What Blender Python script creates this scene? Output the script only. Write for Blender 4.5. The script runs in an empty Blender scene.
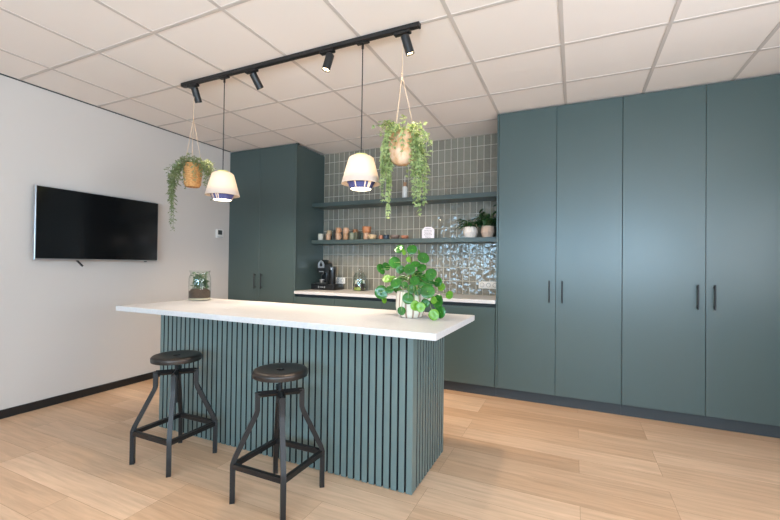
import bpy, bmesh, math, random
from mathutils import Vector, Matrix
R = random.Random(7)
S = bpy.context.scene
C = S.collection
PI = math.pi

# ------------------------------------------------------------------ materials
def lin(c):
    out = []
    for v in c:
        v /= 255.0
        out.append(v / 12.92 if v <= 0.04045 else ((v + 0.055) / 1.055) ** 2.4)
    return tuple(out) + (1.0,)

def mat(name, col, rough=0.5, metal=0.0, emit=None, estr=0.0, spec=0.5, bump=None, coat=0.0):
    m = bpy.data.materials.new(name)
    m.use_nodes = True
    nt = m.node_tree
    b = nt.nodes['Principled BSDF']
    b.inputs['Base Color'].default_value = lin(col)
    b.inputs['Roughness'].default_value = rough
    b.inputs['Metallic'].default_value = metal
    b.inputs['Specular IOR Level'].default_value = spec
    b.inputs['Coat Weight'].default_value = coat
    if emit:
        b.inputs['Emission Color'].default_value = lin(emit)
        b.inputs['Emission Strength'].default_value = estr
    if bump:
        sc, st, di = bump
        tc = nt.nodes.new('ShaderNodeTexCoord')
        n = nt.nodes.new('ShaderNodeTexNoise')
        n.inputs['Scale'].default_value = sc
        n.inputs['Detail'].default_value = 3
        bp = nt.nodes.new('ShaderNodeBump')
        bp.inputs['Strength'].default_value = st
        bp.inputs['Distance'].default_value = di
        nt.links.new(tc.outputs['Object'], n.inputs['Vector'])
        nt.links.new(n.outputs['Fac'], bp.inputs['Height'])
        nt.links.new(bp.outputs['Normal'], b.inputs['Normal'])
    return m

def noisy(name, c1, c2, scale, rough=0.5, stretch=(1, 1, 1), bump=0.0, spec=0.5):
    m = mat(name, c1, rough, spec=spec)
    nt = m.node_tree
    b = nt.nodes['Principled BSDF']
    tc = nt.nodes.new('ShaderNodeTexCoord')
    mp = nt.nodes.new('ShaderNodeMapping')
    mp.inputs['Scale'].default_value = stretch
    n = nt.nodes.new('ShaderNodeTexNoise')
    n.inputs['Scale'].default_value = scale
    n.inputs['Detail'].default_value = 4
    r = nt.nodes.new('ShaderNodeValToRGB')
    r.color_ramp.elements[0].position = 0.35
    r.color_ramp.elements[0].color = lin(c1)
    r.color_ramp.elements[1].position = 0.65
    r.color_ramp.elements[1].color = lin(c2)
    nt.links.new(tc.outputs['Object'], mp.inputs['Vector'])
    nt.links.new(mp.outputs['Vector'], n.inputs['Vector'])
    nt.links.new(n.outputs['Fac'], r.inputs['Fac'])
    nt.links.new(r.outputs['Color'], b.inputs['Base Color'])
    if bump:
        bp = nt.nodes.new('ShaderNodeBump')
        bp.inputs['Strength'].default_value = bump
        bp.inputs['Distance'].default_value = 0.004
        nt.links.new(n.outputs['Fac'], bp.inputs['Height'])
        nt.links.new(bp.outputs['Normal'], b.inputs['Normal'])
    return m

def leaf_mat(name, c1, c2, rough=0.4, trans=0.25, scale=18):
    m = noisy(name, c1, c2, scale, rough)
    nt = m.node_tree
    b = nt.nodes['Principled BSDF']
    out = nt.nodes['Material Output']
    t = nt.nodes.new('ShaderNodeBsdfTranslucent')
    t.inputs['Color'].default_value = lin(c2)
    mx = nt.nodes.new('ShaderNodeMixShader')
    mx.inputs['Fac'].default_value = trans
    nt.links.new(b.outputs[0], mx.inputs[1])
    nt.links.new(t.outputs[0], mx.inputs[2])
    nt.links.new(mx.outputs[0], out.inputs['Surface'])
    return m

def glass_mat(name, tint=(251, 253, 252), edge=0.4, base=0.02):
    m = bpy.data.materials.new(name)
    m.use_nodes = True
    nt = m.node_tree
    nt.nodes.remove(nt.nodes['Principled BSDF'])
    out = nt.nodes['Material Output']
    tr = nt.nodes.new('ShaderNodeBsdfTransparent')
    tr.inputs['Color'].default_value = lin(tint)
    gl = nt.nodes.new('ShaderNodeBsdfGlossy')
    gl.inputs['Roughness'].default_value = 0.02
    fr = nt.nodes.new('ShaderNodeLayerWeight'); fr.inputs['Blend'].default_value = 0.5
    pw = nt.nodes.new('ShaderNodeMath'); pw.operation = 'POWER'; pw.inputs[1].default_value = 3.5
    ma = nt.nodes.new('ShaderNodeMath'); ma.operation = 'MULTIPLY_ADD'; ma.inputs[1].default_value = edge; ma.inputs[2].default_value = base
    nt.links.new(fr.outputs['Facing'], pw.inputs[0]); nt.links.new(pw.outputs[0], ma.inputs[0])
    mx = nt.nodes.new('ShaderNodeMixShader')
    nt.links.new(ma.outputs[0], mx.inputs['Fac'])
    nt.links.new(tr.outputs[0], mx.inputs[1])
    nt.links.new(gl.outputs[0], mx.inputs[2])
    nt.links.new(mx.outputs[0], out.inputs['Surface'])
    return m

def floor_mat():
    m = mat('oak planks', (200, 160, 125), 0.38)
    nt = m.node_tree; L = nt.links
    b = nt.nodes['Principled BSDF']
    tc = nt.nodes.new('ShaderNodeTexCoord')
    mp = nt.nodes.new('ShaderNodeMapping')
    mp.inputs['Location'].default_value = (0.35, 0.06, 0)
    br = nt.nodes.new('ShaderNodeTexBrick')
    br.offset = 0.37; br.offset_frequency = 3
    br.squash = 1.0
    br.inputs['Scale'].default_value = 1.0
    br.inputs['Brick Width'].default_value = 1.25
    br.inputs['Row Height'].default_value = 0.187
    br.inputs['Mortar Size'].default_value = 0.0009
    br.inputs['Mortar Smooth'].default_value = 0.2
    br.inputs['Color1'].default_value = (0, 0, 0, 1)
    br.inputs['Color2'].default_value = (1, 1, 1, 1)
    br.inputs['Mortar'].default_value = (0.3, 0.3, 0.3, 1)
    L.new(tc.outputs['Object'], mp.inputs['Vector'])
    L.new(mp.outputs['Vector'], br.inputs['Vector'])
    ramp = nt.nodes.new('ShaderNodeValToRGB')
    ramp.color_ramp.elements[0].color = lin((200, 161, 127))
    ramp.color_ramp.elements[1].color = lin((222, 187, 155))
    L.new(br.outputs['Color'], ramp.inputs['Fac'])
    # grain
    mp2 = nt.nodes.new('ShaderNodeMapping')
    mp2.inputs['Scale'].default_value = (1.6, 22, 1)
    L.new(tc.outputs['Object'], mp2.inputs['Vector'])
    addv = nt.nodes.new('ShaderNodeVectorMath'); addv.operation = 'ADD'
    sc = nt.nodes.new('ShaderNodeVectorMath'); sc.operation = 'SCALE'
    sc.inputs['Scale'].default_value = 7.0
    L.new(br.outputs['Color'], sc.inputs[0])
    L.new(mp2.outputs['Vector'], addv.inputs[0]); L.new(sc.outputs[0], addv.inputs[1])
    n = nt.nodes.new('ShaderNodeTexNoise')
    n.inputs['Scale'].default_value = 1.6; n.inputs['Detail'].default_value = 7
    n.inputs['Roughness'].default_value = 0.62; n.inputs['Distortion'].default_value = 0.5
    L.new(addv.outputs[0], n.inputs['Vector'])
    r2 = nt.nodes.new('ShaderNodeValToRGB')
    r2.color_ramp.elements[0].position = 0.3; r2.color_ramp.elements[0].color = (0.80, 0.77, 0.74, 1)
    r2.color_ramp.elements[1].position = 0.7; r2.color_ramp.elements[1].color = (1.08, 1.08, 1.08, 1)
    L.new(n.outputs['Fac'], r2.inputs['Fac'])
    mul = nt.nodes.new('ShaderNodeMix'); mul.data_type = 'RGBA'; mul.blend_type = 'MULTIPLY'
    mul.inputs['Factor'].default_value = 1.0
    L.new(ramp.outputs['Color'], mul.inputs[6]); L.new(r2.outputs['Color'], mul.inputs[7])
    # joint lines
    mj = nt.nodes.new('ShaderNodeMix'); mj.data_type = 'RGBA'
    mj.inputs[7].default_value = lin((150, 112, 80))
    L.new(br.outputs['Fac'], mj.inputs[0]); L.new(mul.outputs[2], mj.inputs[6])
    L.new(mj.outputs[2], b.inputs['Base Color'])
    rr = nt.nodes.new('ShaderNodeMapRange')
    rr.inputs['To Min'].default_value = 0.34; rr.inputs['To Max'].default_value = 0.5
    L.new(n.outputs['Fac'], rr.inputs['Value']); L.new(rr.outputs[0], b.inputs['Roughness'])
    return m

def tile_mat():
    m = mat('glazed tiles', (130, 130, 115), 0.07, spec=0.8)
    nt = m.node_tree; L = nt.links
    b = nt.nodes['Principled BSDF']
    tc = nt.nodes.new('ShaderNodeTexCoord')
    sp = nt.nodes.new('ShaderNodeSeparateXYZ'); cb = nt.nodes.new('ShaderNodeCombineXYZ')
    L.new(tc.outputs['Object'], sp.inputs[0])
    ax = nt.nodes.new('ShaderNodeMath'); ax.operation = 'ADD'; ax.inputs[1].default_value = TILE_X
    az = nt.nodes.new('ShaderNodeMath'); az.operation = 'ADD'; az.inputs[1].default_value = -0.94 + 0.154 * 10
    L.new(sp.outputs['X'], ax.inputs[0]); L.new(sp.outputs['Z'], az.inputs[0])
    L.new(ax.outputs[0], cb.inputs['X']); L.new(az.outputs[0], cb.inputs['Y'])
    br = nt.nodes.new('ShaderNodeTexBrick')
    br.offset = 0.0; br.squash = 1.0
    br.inputs['Scale'].default_value = 1.0
    br.inputs['Brick Width'].default_value = 0.0767
    br.inputs['Row Height'].default_value = 0.154
    br.inputs['Mortar Size'].default_value = 0.0034
    br.inputs['Mortar Smooth'].default_value = 0.15
    br.inputs['Color1'].default_value = (0, 0, 0, 1)
    br.inputs['Color2'].default_value = (1, 1, 1, 1)
    br.inputs['Mortar'].default_value = (0.5, 0.5, 0.5, 1)
    L.new(cb.outputs[0], br.inputs['Vector'])
    ramp = nt.nodes.new('ShaderNodeValToRGB')
    ramp.color_ramp.elements[0].color = lin((116, 111, 99))
    ramp.color_ramp.elements[1].color = lin((130, 126, 113))
    L.new(br.outputs['Color'], ramp.inputs['Fac'])
    mj = nt.nodes.new('ShaderNodeMix'); mj.data_type = 'RGBA'
    mj.inputs[7].default_value = lin((196, 189, 174))
    L.new(br.outputs['Fac'], mj.inputs[0]); L.new(ramp.outputs['Color'], mj.inputs[6])
    L.new(mj.outputs[2], b.inputs['Base Color'])
    rr = nt.nodes.new('ShaderNodeMapRange')
    rr.inputs['To Min'].default_value = 0.06; rr.inputs['To Max'].default_value = 0.8
    L.new(br.outputs['Fac'], rr.inputs['Value']); L.new(rr.outputs[0], b.inputs['Roughness'])
    # uneven hand-made glaze, shifted tile by tile
    off = nt.nodes.new('ShaderNodeVectorMath'); off.operation = 'SCALE'; off.inputs['Scale'].default_value = 9.0
    L.new(br.outputs['Color'], off.inputs[0])
    ad = nt.nodes.new('ShaderNodeVectorMath'); ad.operation = 'ADD'
    L.new(cb.outputs[0], ad.inputs[0]); L.new(off.outputs[0], ad.inputs[1])
    n = nt.nodes.new('ShaderNodeTexNoise'); n.inputs['Scale'].default_value = 19
    n.inputs['Detail'].default_value = 1.5; n.inputs['Roughness'].default_value = 0.4
    L.new(ad.outputs[0], n.inputs['Vector'])
    inv = nt.nodes.new('ShaderNodeMath'); inv.operation = 'SUBTRACT'
    mulf = nt.nodes.new('ShaderNodeMath'); mulf.operation = 'MULTIPLY'; mulf.inputs[1].default_value = 0.5
    L.new(br.outputs['Fac'], mulf.inputs[0])
    L.new(n.outputs['Fac'], inv.inputs[0]); L.new(mulf.outputs[0], inv.inputs[1])
    bp = nt.nodes.new('ShaderNodeBump')
    bp.inputs['Strength'].default_value = 1.0
    bp.inputs['Distance'].default_value = 0.0062
    L.new(inv.outputs[0], bp.inputs['Height']); L.new(bp.outputs['Normal'], b.inputs['Normal'])
    return m

TILE_X = 0.0045
M = {}
M['wall'] = mat('white wall paint', (199, 192, 186), 0.9, bump=(300, 0.05, 0.001))
M['ceil'] = mat('ceiling tile', (234, 226, 220), 0.95, bump=(220, 0.25, 0.002))
M['grid'] = mat('ceiling grid', (198, 190, 184), 0.6)
M['floor'] = floor_mat()
M['tile'] = tile_mat()
M['cab'] = mat('green grey laminate', (66, 80, 78), 0.33, spec=0.5, bump=(90, 0.02, 0.001))
M['cabdark'] = mat('dark recess', (38, 44, 46), 0.7)
M['slat'] = mat('slat lacquer', (98, 113, 110), 0.42)
M['groove'] = mat('slat groove shade', (16, 20, 22), 0.9)
M['plinth'] = mat('plinth black', (48, 52, 54), 0.5)
M['black'] = mat('black metal', (22, 22, 23), 0.42, 0.0)
M['stool'] = mat('dark gunmetal', (36, 33, 32), 0.42, 0.35)
M['stoolseat'] = mat('dark pressed steel', (66, 60, 56), 0.36, 0.8)
M['skirt'] = mat('black skirting', (26, 25, 25), 0.45)
M['top'] = noisy('white composite', (202, 199, 198), (196, 193, 192), 60, 0.42)
M['screen'] = mat('tv glass', (14, 14, 16), 0.12, spec=0.6)
M['silver'] = mat('silver trim', (190, 190, 192), 0.3, 0.9)
M['blackpl'] = mat('black plastic', (16, 17, 19), 0.3)
M['white'] = mat('white plastic', (226, 222, 216), 0.4)
M['grey'] = mat('dark display', (52, 56, 56), 0.3)
M['plug'] = mat('socket hole', (90, 84, 80), 0.6)
M['cord'] = mat('black cable', (20, 20, 20), 0.6)
M['rope'] = mat('jute string', (205, 178, 148), 0.9)
M['basket'] = noisy('woven basket', (168, 112, 62), (206, 156, 98), 60, 0.85, (1, 1, 3), 0.8)
M['basket2'] = noisy('worn terracotta', (196, 146, 98), (230, 196, 168), 22, 0.85, (1, 1, 1), 0.5)
M['soil'] = noisy('potting soil', (46, 34, 26), (78, 58, 44), 80, 0.95, (1, 1, 1), 1.0)
M['fern'] = leaf_mat('fern leaf', (96, 108, 72), (136, 146, 104), 0.5, 0.3)
M['fern2'] = leaf_mat('ivy leaf', (116, 138, 80), (184, 196, 138), 0.5, 0.35)
M['stem'] = mat('green stem', (96, 116, 62), 0.6)
M['pilea'] = leaf_mat('money plant leaf', (30, 80, 25), (52, 114, 36), 0.25, 0.2, 10)
M['pileay'] = leaf_mat('young leaf', (84, 138, 34), (116, 164, 50), 0.3, 0.3, 10)
M['petiole'] = mat('petiole', (110, 128, 60), 0.5)
M['trunk'] = mat('brown stem', (84, 62, 44), 0.8)
M['potcream'] = mat('cream glaze', (214, 203, 186), 0.55)
M['potstripe'] = mat('taupe stripe', (150, 122, 102), 0.6)
M['dkleaf'] = leaf_mat('dark green leaf', (26, 56, 26), (48, 86, 40), 0.3, 0.12, 14)
M['jarleaf'] = leaf_mat('jar plant leaf', (44, 78, 50), (90, 122, 84), 0.45, 0.2, 30)
M['glass'] = glass_mat('clear glass')
M['glass2'] = glass_mat('jar glass', (244, 248, 247), 0.75, 0.06)
M['pebble'] = noisy('pale pebbles', (196, 182, 158), (150, 134, 112), 90, 0.9, (1, 1, 1), 0.8)
M['shadecap'] = mat('lime cap', (206, 208, 132), 0.5)
M['blue'] = mat('indigo cord', (70, 72, 118), 0.7)
M['lampwhite'] = mat('lamp diffuser', (255, 250, 240), 0.5, emit=(255, 236, 208), estr=5.0)
M['lens'] = mat('spot lens', (255, 244, 220), 0.4, emit=(255, 224, 176), estr=22.0)

def shade_mat():
    m = bpy.data.materials.new('pleated shade cord'); m.use_nodes = True
    nt = m.node_tree; nt.nodes.remove(nt.nodes['Principled BSDF'])
    out = nt.nodes['Material Output']
    d = nt.nodes.new('ShaderNodeBsdfDiffuse'); d.inputs['Color'].default_value = lin((216, 203, 192))
    t = nt.nodes.new('ShaderNodeBsdfTranslucent'); t.inputs['Color'].default_value = lin((228, 206, 176))
    mx = nt.nodes.new('ShaderNodeMixShader'); mx.inputs['Fac'].default_value = 0.30
    nt.links.new(d.outputs[0], mx.inputs[1]); nt.links.new(t.outputs[0], mx.inputs[2])
    nt.links.new(mx.outputs[0], out.inputs['Surface'])
    return m
M['shade'] = shade_mat()

# ------------------------------------------------------------------ builders
def wloc(o):
    v = Vector((0, 0, 0))
    while o:
        v += o.location
        o = o.parent
    return v

class MB:
    def __init__(s):
        s.bm = bmesh.new()
    def merge(s, tb, mi=0):
        for f in tb.faces: f.material_index = mi
        me = bpy.data.meshes.new('tmp'); tb.to_mesh(me); tb.free()
        s.bm.from_mesh(me); bpy.data.meshes.remove(me)
    def box(s, x0, x1, y0, y1, z0, z1, bev=0.0, mi=0, seg=1):
        tb = bmesh.new()
        bmesh.ops.create_cube(tb, size=1.0)
        for v in tb.verts:
            v.co = Vector(((x0 + x1) / 2 + v.co.x * (x1 - x0), (y0 + y1) / 2 + v.co.y * (y1 - y0), (z0 + z1) / 2 + v.co.z * (z1 - z0)))
        if bev > 0:
            bmesh.ops.bevel(tb, geom=list(tb.edges), offset=bev, segments=seg, affect='EDGES', profile=0.5)
        s.merge(tb, mi); return s
    def bar(s, p0, p1, w, h, bev=0.0, mi=0, up=(0, 0, 1)):
        p0, p1 = Vector(p0), Vector(p1); d = p1 - p0; L = d.length; d.normalize()
        u = Vector(up)
        if abs(d.dot(u)) > 0.99: u = Vector((0.7071, 0.7071, 0))
        a = d.cross(u).normalized(); b = a.cross(d).normalized()
        tb = bmesh.new(); bmesh.ops.create_cube(tb, size=1.0)
        for v in tb.verts:
            c = v.co.copy(); v.co = (p0 + p1) / 2 + d * c.x * L + a * c.y * w + b * c.z * h
        if bev > 0:
            bmesh.ops.bevel(tb, geom=list(tb.edges), offset=bev, segments=1, affect='EDGES')
        bmesh.ops.recalc_face_normals(tb, faces=tb.faces)
        s.merge(tb, mi); return s
    def tube(s, pts, r, seg=8, mi=0, caps=True):
        pts = [Vector(p) for p in pts]; n = len(pts)
        rs = r if isinstance(r, (list, tuple)) else [r] * n
        rings = []; ref = None
        for i, p in enumerate(pts):
            d = (pts[min(i + 1, n - 1)] - pts[max(i - 1, 0)]).normalized()
            if ref is None:
                ref = Vector((0, 0, 1)) if abs(d.z) < 0.9 else Vector((1, 0, 0))
            a = d.cross(ref).normalized(); b = a.cross(d).normalized(); ref = b
            rings.append([s.bm.verts.new(p + (a * math.cos(2 * PI * k / seg) + b * math.sin(2 * PI * k / seg)) * rs[i]) for k in range(seg)])
        for i in range(n - 1):
            for k in range(seg):
                f = s.bm.faces.new((rings[i][k], rings[i][(k + 1) % seg], rings[i + 1][(k + 1) % seg], rings[i + 1][k]))
                f.material_index = mi
        if caps:
            f = s.bm.faces.new(rings[0][::-1]); f.material_index = mi
            f = s.bm.faces.new(rings[-1]); f.material_index = mi
        return s
    def sweep(s, pts, w, mi=0):
        # square bar swept along a path with mitred bends
        return s.tube(pts, w * 0.7071, 4, mi)
    def lathe(s, prof, c=(0, 0, 0), seg=32, mi=0, rfun=None, mfun=None, axis=None):
        c = Vector(c); rings = []
        if axis is not None:
            q = Vector((0, 0, 1)).rotation_difference(Vector(axis).normalized())
        for (r, z) in prof:
            if r < 1e-6:
                p = Vector((0, 0, z))
                rings.append([s.bm.verts.new(c + (q @ p if axis is not None else p))])
            else:
                ring = []
                for k in range(seg):
                    a = 2 * PI * k / seg
                    rr = r * (rfun(k, z) if rfun else 1)
                    p = Vector((rr * math.cos(a), rr * math.sin(a), z))
                    ring.append(s.bm.verts.new(c + (q @ p if axis is not None else p)))
                rings.append(ring)
        for i in range(len(prof) - 1):
            A, B = rings[i], rings[i + 1]
            for k in range(seg):
                k2 = (k + 1) % seg
                if len(A) == 1 and len(B) == 1: continue
                if len(A) == 1: vs = (A[0], B[k2], B[k])
                elif len(B) == 1: vs = (A[k], A[k2], B[0])
                else: vs = (A[k], A[k2], B[k2], B[k])
                f = s.bm.faces.new(vs)
                f.material_index = mfun(k, i) if mfun else mi
        return s
    def quad(s, vs, mi=0):
        f = s.bm.faces.new([s.bm.verts.new(Vector(v)) for v in vs]); f.material_index = mi
        return s
    def prism(s, poly, d0, d1, axis='y', mi=0):
        # polygon of (a, b) pairs extruded along an axis
        def P(a, b, d):
            return Vector((a, d, b)) if axis == 'y' else (Vector((d, a, b)) if axis == 'x' else Vector((a, b, d)))
        A = [s.bm.verts.new(P(a, b, d0)) for a, b in poly]; B = [s.bm.verts.new(P(a, b, d1)) for a, b in poly]
        n = len(poly); fs = [s.bm.faces.new(A), s.bm.faces.new(B[::-1])]
        for i in range(n):
            fs.append(s.bm.faces.new((A[i], B[i], B[(i + 1) % n], A[(i + 1) % n])))
        bmesh.ops.recalc_face_normals(s.bm, faces=fs)
        for f in fs: f.material_index = mi
        return s
    def build(s, name, mats, parent=None, smooth=35, normals=False):
        if normals: bmesh.ops.recalc_face_normals(s.bm, faces=s.bm.faces)
        off = wloc(parent) if parent else Vector((0, 0, 0))
        if parent:
            for v in s.bm.verts: v.co -= off
        me = bpy.data.meshes.new(name); s.bm.to_mesh(me); s.bm.free()
        for m in (mats if isinstance(mats, (list, tuple)) else [mats]): me.materials.append(m)
        if smooth:
            for p in me.polygons: p.use_smooth = True
            if smooth < 180: me.set_sharp_from_angle(angle=math.radians(smooth))
        o = bpy.data.objects.new(name, me); C.objects.link(o)
        if parent: o.parent = parent
        return o

def tag(o, label, cat, group=None):
    o['label'] = label; o['category'] = cat
    if group: o['group'] = group
    return o
def thing(name, label, cat, loc, group=None):
    o = bpy.data.objects.new(name, None); C.objects.link(o)
    o.location = loc; o.empty_display_size = 0.05
    return tag(o, label, cat, group)
def struct(o):
    o['kind'] = 'structure'; return o
def recentre(o, loc):
    # single-mesh thing: origin at its base
    loc = Vector(loc)
    for v in o.data.vertices: v.co -= loc
    o.location = loc
    return o
def dup(root, loc, label, group=None):
    r = root.copy(); C.objects.link(r); r.location = loc; r['label'] = label
    if group: r['group'] = group
    for ch in list(root.children):
        c = ch.copy(); C.objects.link(c); c.parent = r
        for g in list(ch.children):
            d = g.copy(); C.objects.link(d); d.parent = c
    return r

# ------------------------------------------------------------------ the room
CZ = 2.754; YB = 4.53; YC = 3.93; Y0 = -2.8; XR = 6.3
def wall_with_holes(name, axis, pos, thick, a0, a1, z0, z1, holes):
    # holes: list of (a0, a1, z0, z1), side by side
    m = MB()
    def bx(u0, u1, w0, w1):
        if u1 - u0 < 1e-4 or w1 - w0 < 1e-4: return
        if axis == 'y': m.box(u0, u1, pos - thick, pos, w0, w1)
        else: m.box(pos, pos + thick, u0, u1, w0, w1)
    cur = a0
    for h in sorted(holes):
        bx(cur, h[0], z0, z1); bx(h[0], h[1], z0, h[2]); bx(h[0], h[1], h[3], z1); cur = h[1]
    bx(cur, a1, z0, z1)
    return struct(m.build(name, M['wall'], None, 0))

struct(MB().box(-0.25, XR + 0.25, Y0 - 0.25, YB + 0.2, -0.2, 0).build('floor', M['floor'], None, 0))
m = MB().box(-0.25, XR + 0.25, Y0 - 0.25, YB + 0.2, CZ, CZ + 0.2)
x = -0.128
while x < XR:
    if x > 0.02: m.box(x - 0.012, x + 0.012, Y0, YB, CZ - 0.003, CZ + 0.01, mi=1)
    x += 0.6
y = 1.0817 - 0.6 * 10
while y < YB:
    if y > Y0: m.box(-0.03, XR, y - 0.012, y + 0.012, CZ - 0.0028, CZ + 0.01, mi=1)
    y += 0.6
struct(m.build('ceiling', [M['ceil'], M['grid']], None, 0))
WX = lambda y: -0.0105 * (y - 1.0)          # the left wall runs a touch out of square
struct(MB().prism([(WX(Y0), Y0), (WX(YB + 0.2), YB + 0.2), (-0.25, YB + 0.2), (-0.25, Y0)], 0, CZ, 'z').build('wall_left', M['wall'], None, 0))
struct(MB().box(-0.05, XR + 0.25, YB, YB + 0.2, 0, CZ).build('wall_back', M['tile'], None, 0))
W_S = [(0.6, 2.4, 1.15, 2.02), (2.9, 4.5, 1.15, 2.02), (4.9, 6.1, 1.15, 2.02)]
W_E = [(-2.2, -0.4, 0.95, 2.2), (0.2, 2.0, 0.95, 2.2)]
wall_with_holes('wall_front', 'y', Y0, 0.25, -0.2, XR + 0.2, 0, CZ, W_S)
wall_with_holes('wall_right', 'x', XR, 0.25, Y0, YB, 0, CZ, W_E)
struct(MB().prism([(WX(Y0), Y0), (WX(Y0) + 0.012, Y0), (WX(YC) + 0.012, YC), (WX(YC), YC)], 0, 0.07, 'z').build('baseboard_left', M['skirt'], None, 0))
struct(MB().box(0, XR, Y0, Y0 + 0.012, 0, 0.07, 0.002).build('baseboard_front', M['skirt'], None, 0))
struct(MB().box(XR - 0.012, XR, Y0, YB, 0, 0.07, 0.002).build('baseboard_right', M['skirt'], None, 0))
struct(MB().prism([(WX(Y0), Y0), (WX(Y0) + 0.008, Y0), (WX(YC) + 0.008, YC), (WX(YC), YC)], CZ - 0.008, CZ, 'z').build('shadow_gap_1', M['cabdark'], None, 0))  # dark strip standing in for the shadow line where wall meets ceiling
wn = 0
def window(axis, h):
    global wn
    wn += 1
    a0, a1, z0, z1 = h
    m = MB(); t = 0.055
    def bx(u0, u1, w0, w1):
        if axis == 'y': m.box(u0, u1, Y0 - 0.16, Y0 - 0.09, w0, w1, 0.004)
        else: m.box(XR + 0.09, XR + 0.16, u0, u1, w0, w1, 0.004)
    bx(a0, a0 + t, z0, z1); bx(a1 - t, a1, z0, z1); bx(a0 + t, a1 - t, z0, z0 + t); bx(a0 + t, a1 - t, z1 - t, z1)
    mid = (a0 + a1) / 2; bx(mid - t / 2, mid + t / 2, z0 + t, z1 - t)
    o = struct(m.build('window_%d' % wn, M['white'], None, 0))
    return o
for h in W_S: window('y', h)
for h in W_E: window('x', h)

# ------------------------------------------------------------------ cabinets
def door(m_parent, x0, x1, z0, z1, y=YC, th=0.02):
    return MB().box(x0 + 0.0015, x1 - 0.0015, y, y + th, z0, z1, 0.0012).build('door', M['cab'], m_parent, 30)
def handle(d, x, z0=0.945, z1=1.143):
    m = MB()
    m.tube([(x, YC - 0.03, z0), (x, YC - 0.03, z1)], 0.0062, 12)
    for z in (z0 + 0.022, z1 - 0.022):
        m.tube([(x, YC - 0.03, z), (x, YC + 0.001, z)], 0.005, 10)
        m.tube([(x, YC - 0.004, z), (x, YC + 0.001, z)], 0.008, 10)
    o = m.build('handle', M['black'], d, 40)
    o['label'] = 'slim black bar handle'
    return o
def tall_cabinet(x0, xm, x1, label, left_panel=False, right_panel=False, filler=0.0):
    t = thing('tall_cabinet', label, 'cabinet', ((x0 + x1) / 2, YC, 0), 'tall blue grey cabinets')
    m = MB().box(x0, x1, YC + 0.022, YB - 0.002, 0.10, 2.728, 0.001)
    a, b = x0, x1
    if left_panel: m.box(x0, x0 + 0.016, YC, YC + 0.03, 0.10, 2.735, 0.0012); a = x0 + 0.018
    if right_panel: m.box(x1 - 0.018, x1, YC, YC + 0.03, 0.10, 2.745, 0.0012); b = x1 - 0.02
    if filler: m.box(x0, x0 + filler, YC, YC + 0.03, 0.10, 2.735, 0.001); a = x0 + filler
    m.build('body', M['cab'], t, 30)
    d1 = door(t, a, xm, 0.104, 2.738); d2 = door(t, xm, b, 0.104, 2.738)
    handle(d1, xm - 0.054); handle(d2, xm + 0.054)
    MB().box(x0, x1, YC + 0.05, YC + 0.07, 0, 0.10).build('plinth', M['plinth'], t, 0)
    MB().box(x0, x1, YC + 0.03, YC + 0.05, 2.728, CZ - 0.004).build('top_filler', M['cabdark'], t, 0)
    return t
tall_cabinet(-0.028, 0.498, 1.070, 'tall dark grey-green two-door cabinet in the corner beside the white wall', right_panel=True, filler=0.02)
tall_cabinet(3.467, 4.0, 4.523, 'tall blue-grey two-door cabinet right next to the tiled niche', left_panel=True)
tall_cabinet(4.524, 5.1, 5.68, 'tall blue-grey two-door cabinet at the right edge of the photo')
# wall end behind the run
bx = [1.071, 1.636, 2.255, 2.865, 3.466]
bl = ['low base cabinet under the worktop, directly beside the corner cupboard, below the coffee machine',
      'low base cabinet under the worktop, second from the corner cupboard, below the glass jar',
      'low base cabinet under the worktop, third from the corner cupboard, behind the round-leaved plant',
      'low blue-grey base cabinet seen past the island end, against the tall cupboards']
for i in range(4):
    x0, x1 = bx[i], bx[i + 1]
    t = thing('base_cabinet', bl[i], 'cabinet', ((x0 + x1) / 2, YC, 0), 'base cabinets under the worktop')
    MB().box(x0, x1, YC + 0.035, YB - 0.002, 0.10, 0.905).build('body', M['cabdark'], t, 0)
    door(t, x0, x1 - (0.004 if i == 3 else 0), 0.104, 0.868)
    MB().box(x0, x1, YC + 0.05, YC + 0.07, 0, 0.10).build('plinth', M['plinth'], t, 0)
o = MB().box(1.0715, 3.465, YC - 0.018, YB - 0.001, 0.9055, 0.94, 0.0015).build('worktop', M['top'], None, 30)
tag(recentre(o, (2.26, 4.2, 0.9055)), 'long white worktop along the tiled wall under the shelves', 'worktop')
for nm, z0, z1, lab in (('u', 2.0, 2.05, 'upper dark grey wall shelf across the tiles'), ('l', 1.525, 1.575, 'lower dark grey wall shelf holding the mugs and two pot plants')):
    o = MB().box(1.0715, 3.465, 4.25, YB - 0.001, z0, z1, 0.002).build('wall_shelf', M['cab'], None, 30)
    tag(recentre(o, (2.26, 4.38, z0)), lab, 'shelf')

# ------------------------------------------------------------------ island
IX0, IX1, IY0, IY1 = 1.25, 3.348, 2.065, 2.655
t = thing('kitchen_island', 'kitchen island base clad in blue-grey vertical slats', 'island', ((IX0 + IX1) / 2, (IY0 + IY1) / 2, 0))
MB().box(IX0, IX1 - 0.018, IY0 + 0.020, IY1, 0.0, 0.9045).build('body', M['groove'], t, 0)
P = 0.0467
m = MB(); n = 45
for k in range(n):
    xa = IX1 - (k + 1) * P + 0.0115; xb = IX1 - k * P
    if k == 0: xb -= 0.0
    m.box(max(xa, IX0), xb, IY0, IY0 + 0.0198, 0.004, 0.9045, 0.0012)
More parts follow.
